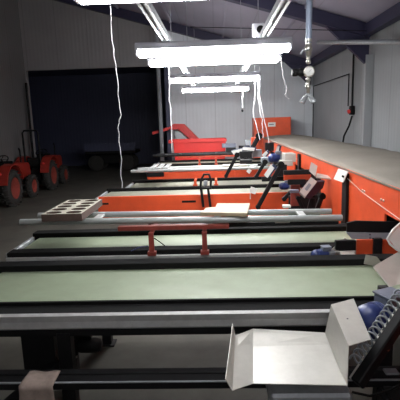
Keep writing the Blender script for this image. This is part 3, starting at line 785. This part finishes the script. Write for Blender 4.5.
block(276, 165, 287, 176, 6.25, .08, 'black', 'bearing_block', 'black bearing block at the third belt right end', 'block')
block(262, 158, 274, 163, 7.0, .2, 'grey', 'bearing_housing', 'grey housing at the fourth belt right end', 'block')
block(222, 144, 236, 147.5, 11.3, .3, 'bluegrey', 'control_box', 'blue grey box behind the far belts near the back wall', 'box')
block(240, 152, 252, 158, 9.0, .2, 'black', 'drive_block', 'dark drive block before the far belt arms', 'block')
block(252, 138, 262, 146, 9.6, .3, 'orange', 'end_guard', 'orange guard below the forked cords', 'guard')
block(290, 190, 299, 193, 4.9, .04, 'bluegrey', 'wire_duct', 'short blue grey duct beside the white terminal', 'duct')

for (u0, v0, u1, v1, y, d, m) in ((239, 146, 250, 152, 9.5, .2, 'black'), (253, 150, 262, 157, 9.4, .2, 'grey'), (226, 148, 236, 152, 10.4, .2, 'black'), (245, 140, 253, 145.5, 10.6, .2, 'grey'),
        (266, 143, 274, 151, 9.3, .2, 'black'), (240, 160, 252, 164, 7.3, .1, 'black'), (262, 177, 286, 181, 6.4, .05, 'black'), (258, 164, 266, 169, 7.25, .1, 'black')):
    block(u0, v0, u1, v1, y, d, m, 'bearing_block', '', '')
motor(P(273, 158, y=6.95), .85, 'dusty blue motor at the right end of the fourth belt', (1, .1, 0))
motor(P(283, 186, y=5.95), .6, 'small blue motor at the right end of the third belt', (1, .1, 0))
# box junk on rear tube of rack 1: small pale cartons
block(283, 205.5, 291, 208, 3.74, .05, 'white', 'tube_clamp', 'pale clamp on the rear rack tube near the middle', 'clamp')
block(275, 219.5, 290, 223, 3.45, .03, 'zinc', 'angle_plate', 'pale angle plate below the front rack tube', 'plate')

# ------------------------------------------------------------------ red bin and red elevator at the back
yb_ = 11.9
a, b = P(173, 143, y=yb_), P(226, 142, y=yb_)
zt_ = P(200, 140.5, y=yb_).z
t = thing('red_bin', ((a.x + b.x) / 2, 12.2, 0), 'long red steel bin with flared rim standing behind the farthest belt', 'bin')
zb = .45
m = MB()
def frustum(m, x0, x1, y0, y1, zb, zt, s, th=.02):
    o_ = [(x0, y0), (x1, y0), (x1, y1), (x0, y1)]; c = ((x0 + x1) / 2, (y0 + y1) / 2)
    lo = [(c[0] + (x - c[0]) * s, c[1] + (y - c[1]) * s) for x, y in o_]
    inn = [(c[0] + (x - c[0]) * .97, c[1] + (y - c[1]) * .94) for x, y in o_]
    vs = [(x, y, zb) for x, y in lo] + [(x, y, zt) for x, y in o_] + [(x, y, zt) for x, y in inn] + [(c[0] + (x - c[0]) * s * .96, c[1] + (y - c[1]) * s * .92, zb + th) for x, y in o_]
    fs = [(3, 2, 1, 0), (12, 13, 14, 15)]
    for k in range(4):
        l = (k + 1) % 4; fs += [(k, l, 4 + l, 4 + k), (4 + k, 4 + l, 8 + l, 8 + k), (8 + k, 8 + l, 12 + l, 12 + k)]
    m.add(vs, fs)
frustum(m, a.x, b.x, yb_, 12.6, zb, zt_, .9)
m.build('bin_body', 'red', t)
MB().bb(a.x - .12, b.x + .02, yb_ - .04, yb_ + .0, zt_ - .05, zt_ + .03, .006).bb(a.x - .12, b.x + .02, 12.6, 12.64, zt_ - .05, zt_ + .03, .006).bb(a.x - .12, a.x - .08, yb_, 12.6, zt_ - .05, zt_ + .03, .006).bb(b.x - .02, b.x + .02, yb_, 12.6, zt_ - .05, zt_ + .03, .006).build('rim', 'red', t)
for x in (a.x + .12, b.x - .12):
    for y in (yb_ + .1, 12.5): MB().bb(x - .03, x + .03, y - .03, y + .03, 0, zb).build('leg', 'red', t)
ye = 13.55
t = thing('red_elevator', P(175, 140, y=ye), 'angled red chute arm rising behind the red bin beside the grey post', 'chute')
MB().prism([P(167.5, 128, y=ye), P(174, 123.8, y=ye), P(184, 124, y=ye), P(201, 141, y=ye), P(192, 141, y=ye), P(178, 129, y=ye), P(172, 130, y=ye)], (0, .3, 0)).build('chute_arm', 'red', t)
MB().prism([P(152, 132, y=ye - .0), P(167, 127.5, y=ye), P(168.5, 130, y=ye), P(153, 134.5, y=ye)], (0, .22, 0)).build('spout', 'red', t)
MB().prism([P(175, 131, y=ye + .02), P(180, 132, y=ye + .02), P(191, 142, y=ye + .02), P(176, 142, y=ye + .02)], (0, .1, 0)).build('side_sheet', 'galv', t, 'grey side sheet')
for u in (178, 195):
    c = P(u, 140, y=ye + .15); MB().bb(c.x - .03, c.x + .03, c.y - .03, c.y + .03, 0, c.z).build('leg', 'red', t)

# ------------------------------------------------------------------ tractors by the left wall
def wheel(t, c, r, w, rim='rust'):
    c = V(c)
    m = MB().lathe(c + V((-w / 2, 0, 0)), (1, 0, 0), [(r * .62, 0), (r * .86, .0), (r * .96, w * .12), (r, w * .3), (r, w * .7), (r * .96, w * .88), (r * .86, w), (r * .62, w), (r * .62, 0)], 28, cap=False)
    for k in range(18):
        a_ = 2 * math.pi * k / 18
        for sg in (-1, 1):
            aa = a_ + (0 if sg > 0 else math.pi / 18)
            p = c + V((sg * w * .24, math.cos(aa) * (r + .008), math.sin(aa) * (r + .008)))
            m.box(p, (w * .5, .03, .035), Euler((aa, 0, sg * .5)))
    ty = m.build('tyre', 'tyre', t)
    MB().lathe(c + V((-w * .42, 0, 0)), (1, 0, 0), [(0, w * .35), (r * .25, w * .35), (r * .3, w * .2), (r * .5, w * .22), (r * .63, 0), (r * .66, 0), (r * .66, w * .84), (r * .63, w * .84), (r * .5, w * .62), (r * .3, w * .64), (r * .25, w * .55), (0, w * .55)], 22).build('rim', rim, ty)
def tractor(x, y, rz, lb, rops):
    t = thing('tractor', (0, 0, 0), lb, 'tractor', 'small red tractors by the left wall')
    # built at the origin facing +y, rear axle at y=0
    for s in (-1, 1):
        wheel(t, (s * .39, 0, .45), .44, .22)
        wheel(t, (s * .35, 1.32, .31), .30, .16)
    MB().bb(-.16, .16, -.25, .75, .34, .66, .03).bb(-.36, .36, -.08, .08, .37, .49, .02).build('transmission', 'rubber', t)
    MB().bb(-.12, .12, .7, 1.5, .36, .55, .02).bb(-.34, .34, 1.27, 1.37, .24, .33, .01).build('front_axle', 'rubber', t)
    pr = [(.62, .56), (1.68, .56), (1.74, .64), (1.72, .88), (1.62, .95), (.62, 1.03)]
    hb = MB().prism([(-.19, yy, zz) for yy, zz in pr], (.38, 0, 0)).build('bonnet', 'tractor', t, bev=.03)
    MB().bb(-.14, .14, 1.735, 1.75, .66, .84).build('grille', 'rubber', hb)
    MB().bb(-.22, .22, .58, .63, .5, 1.08, .02).build('dashboard', 'rubber', t)
    for s in (-1, 1):
        pts = []
        arc = [(.46 * math.cos(a), .43 + .50 * math.sin(a)) for a in [R(170), R(140), R(110), R(85), R(60), R(35), R(15)]]
        arc = [(yy * 1.08, min(zz * 1.14, 1.06)) for yy, zz in arc]
        inner = [(yy * .94, .43 + (zz - .43) * .95) for yy, zz in arc]
        m = MB().prism([(s * .39 - .13, yy, zz) for yy, zz in arc + inner[::-1]], (.26, 0, 0))
        m.build('fender', 'tractor', t)
        MB().lathe((s * .39, -.50, .86), (0, -1, 0), [(.035, 0), (.035, .03), (.02, .035)], 12).build('tail_lamp', 'red', t)
    sb = MB().bb(-.2, .2, -.2, .2, .72, .79, .03).bb(-.19, .19, -.27, -.19, .76, 1.02, .03).build('seat', 'rubber', t)
    MB().bb(-.1, .1, -.12, .12, .64, .72).build('seat_base', 'black', t)
    st = MB().tube([(0, .6, 1.02), (0, .45, 1.12)], .018, 8).build('steering_column', 'black', t)
    c = V((0, .44, 1.13)); ax = V((0, -.55, .83)); s1 = V((1, 0, 0)); s2 = ax.cross(s1)
    MB().tube([c + (s1 * math.cos(a) + s2 * math.sin(a)) * .17 for a in [2 * math.pi * k / 20 for k in range(20)]], .014, 8, closed=True).tube([c - s1 * .17, c + s1 * .17], .009, 6).tube([c, c + s2 * .17], .009, 6).build('steering_wheel', 'rubber', t)
    MB().tube([(.1, 1.35, .93), (.1, 1.35, 1.3), (.1, 1.3, 1.36)], .022, 8).build('exhaust', 'black', t)
    if rops:
        MB().tube([(-.23, -.28, .55), (-.23, -.28, 1.75), (-.18, -.28, 1.82), (.18, -.28, 1.82), (.23, -.28, 1.75), (.23, -.28, .55)], .028, 8).build('roll_bar', 'black', t)
    t.location = (x, y, 0); t.rotation_euler = (0, 0, rz)
    return t
q = P(49, 191, z=0); tractor(q.x - .39, q.y + .25, R(1), 'farther red tractor with roll bar parked near the dark opening', True)
q = P(1, 208, z=0); tractor(q.x - .17, q.y + .2, R(1), 'nearer red tractor cut by the left edge of the picture', False)

# ------------------------------------------------------------------ dim things in the dark store
t = thing('flatbed_trailer', (-4.4, 18.2, 0), 'dim flatbed trailer standing in the dark store', 'trailer')
MB().bb(-5.4, -3.3, 17.6, 18.7, .72, .84, .02).build('bed', 'black', t)  # bed coloured black, the gloom of the store put into its paint
MB().bb(-5.4, -3.3, 17.58, 17.6, .84, 1.15).build('side_board', 'dark_wall', t)
for x in (-5.0, -3.7):
    for y in (17.7, 18.6):
        m = MB().lathe((x, y - .08, .33), (0, 1, 0), [(.15, 0), (.3, .0), (.33, .04), (.33, .12), (.3, .16), (.15, .16)], 20); m.build('wheel', 'tyre', t)
MB().bb(-5.1, -3.6, 18.1, 18.2, .3, .72).build('axle_frame', 'black', t)
tag(MB().bar((-2.05, 18.5, 0), (-1.95, 19.2, 2.6), .08, .05).build('leaning_plank', 'galv'), 'dim plank leaning in the dark store', 'plank')
tag(MB().tube([(-5.95, 13.8, 0), (-5.95, 13.85, 3.3)], .04, 8).build('wall_pipe', 'black'), 'dark vertical pipe in the left back corner', 'pipe')

# ------------------------------------------------------------------ world and view
w = bpy.data.worlds.new('world'); S.world = w; w.use_nodes = True
w.node_tree.nodes['Background'].inputs[0].default_value = (.5, .55, .7, 1)
w.node_tree.nodes['Background'].inputs[1].default_value = .02
S.view_settings.view_transform = 'Standard'; S.view_settings.look = 'None'
S.view_settings.gamma = 1; S.view_settings.use_curve_mapping = False
S.view_settings.exposure = .1
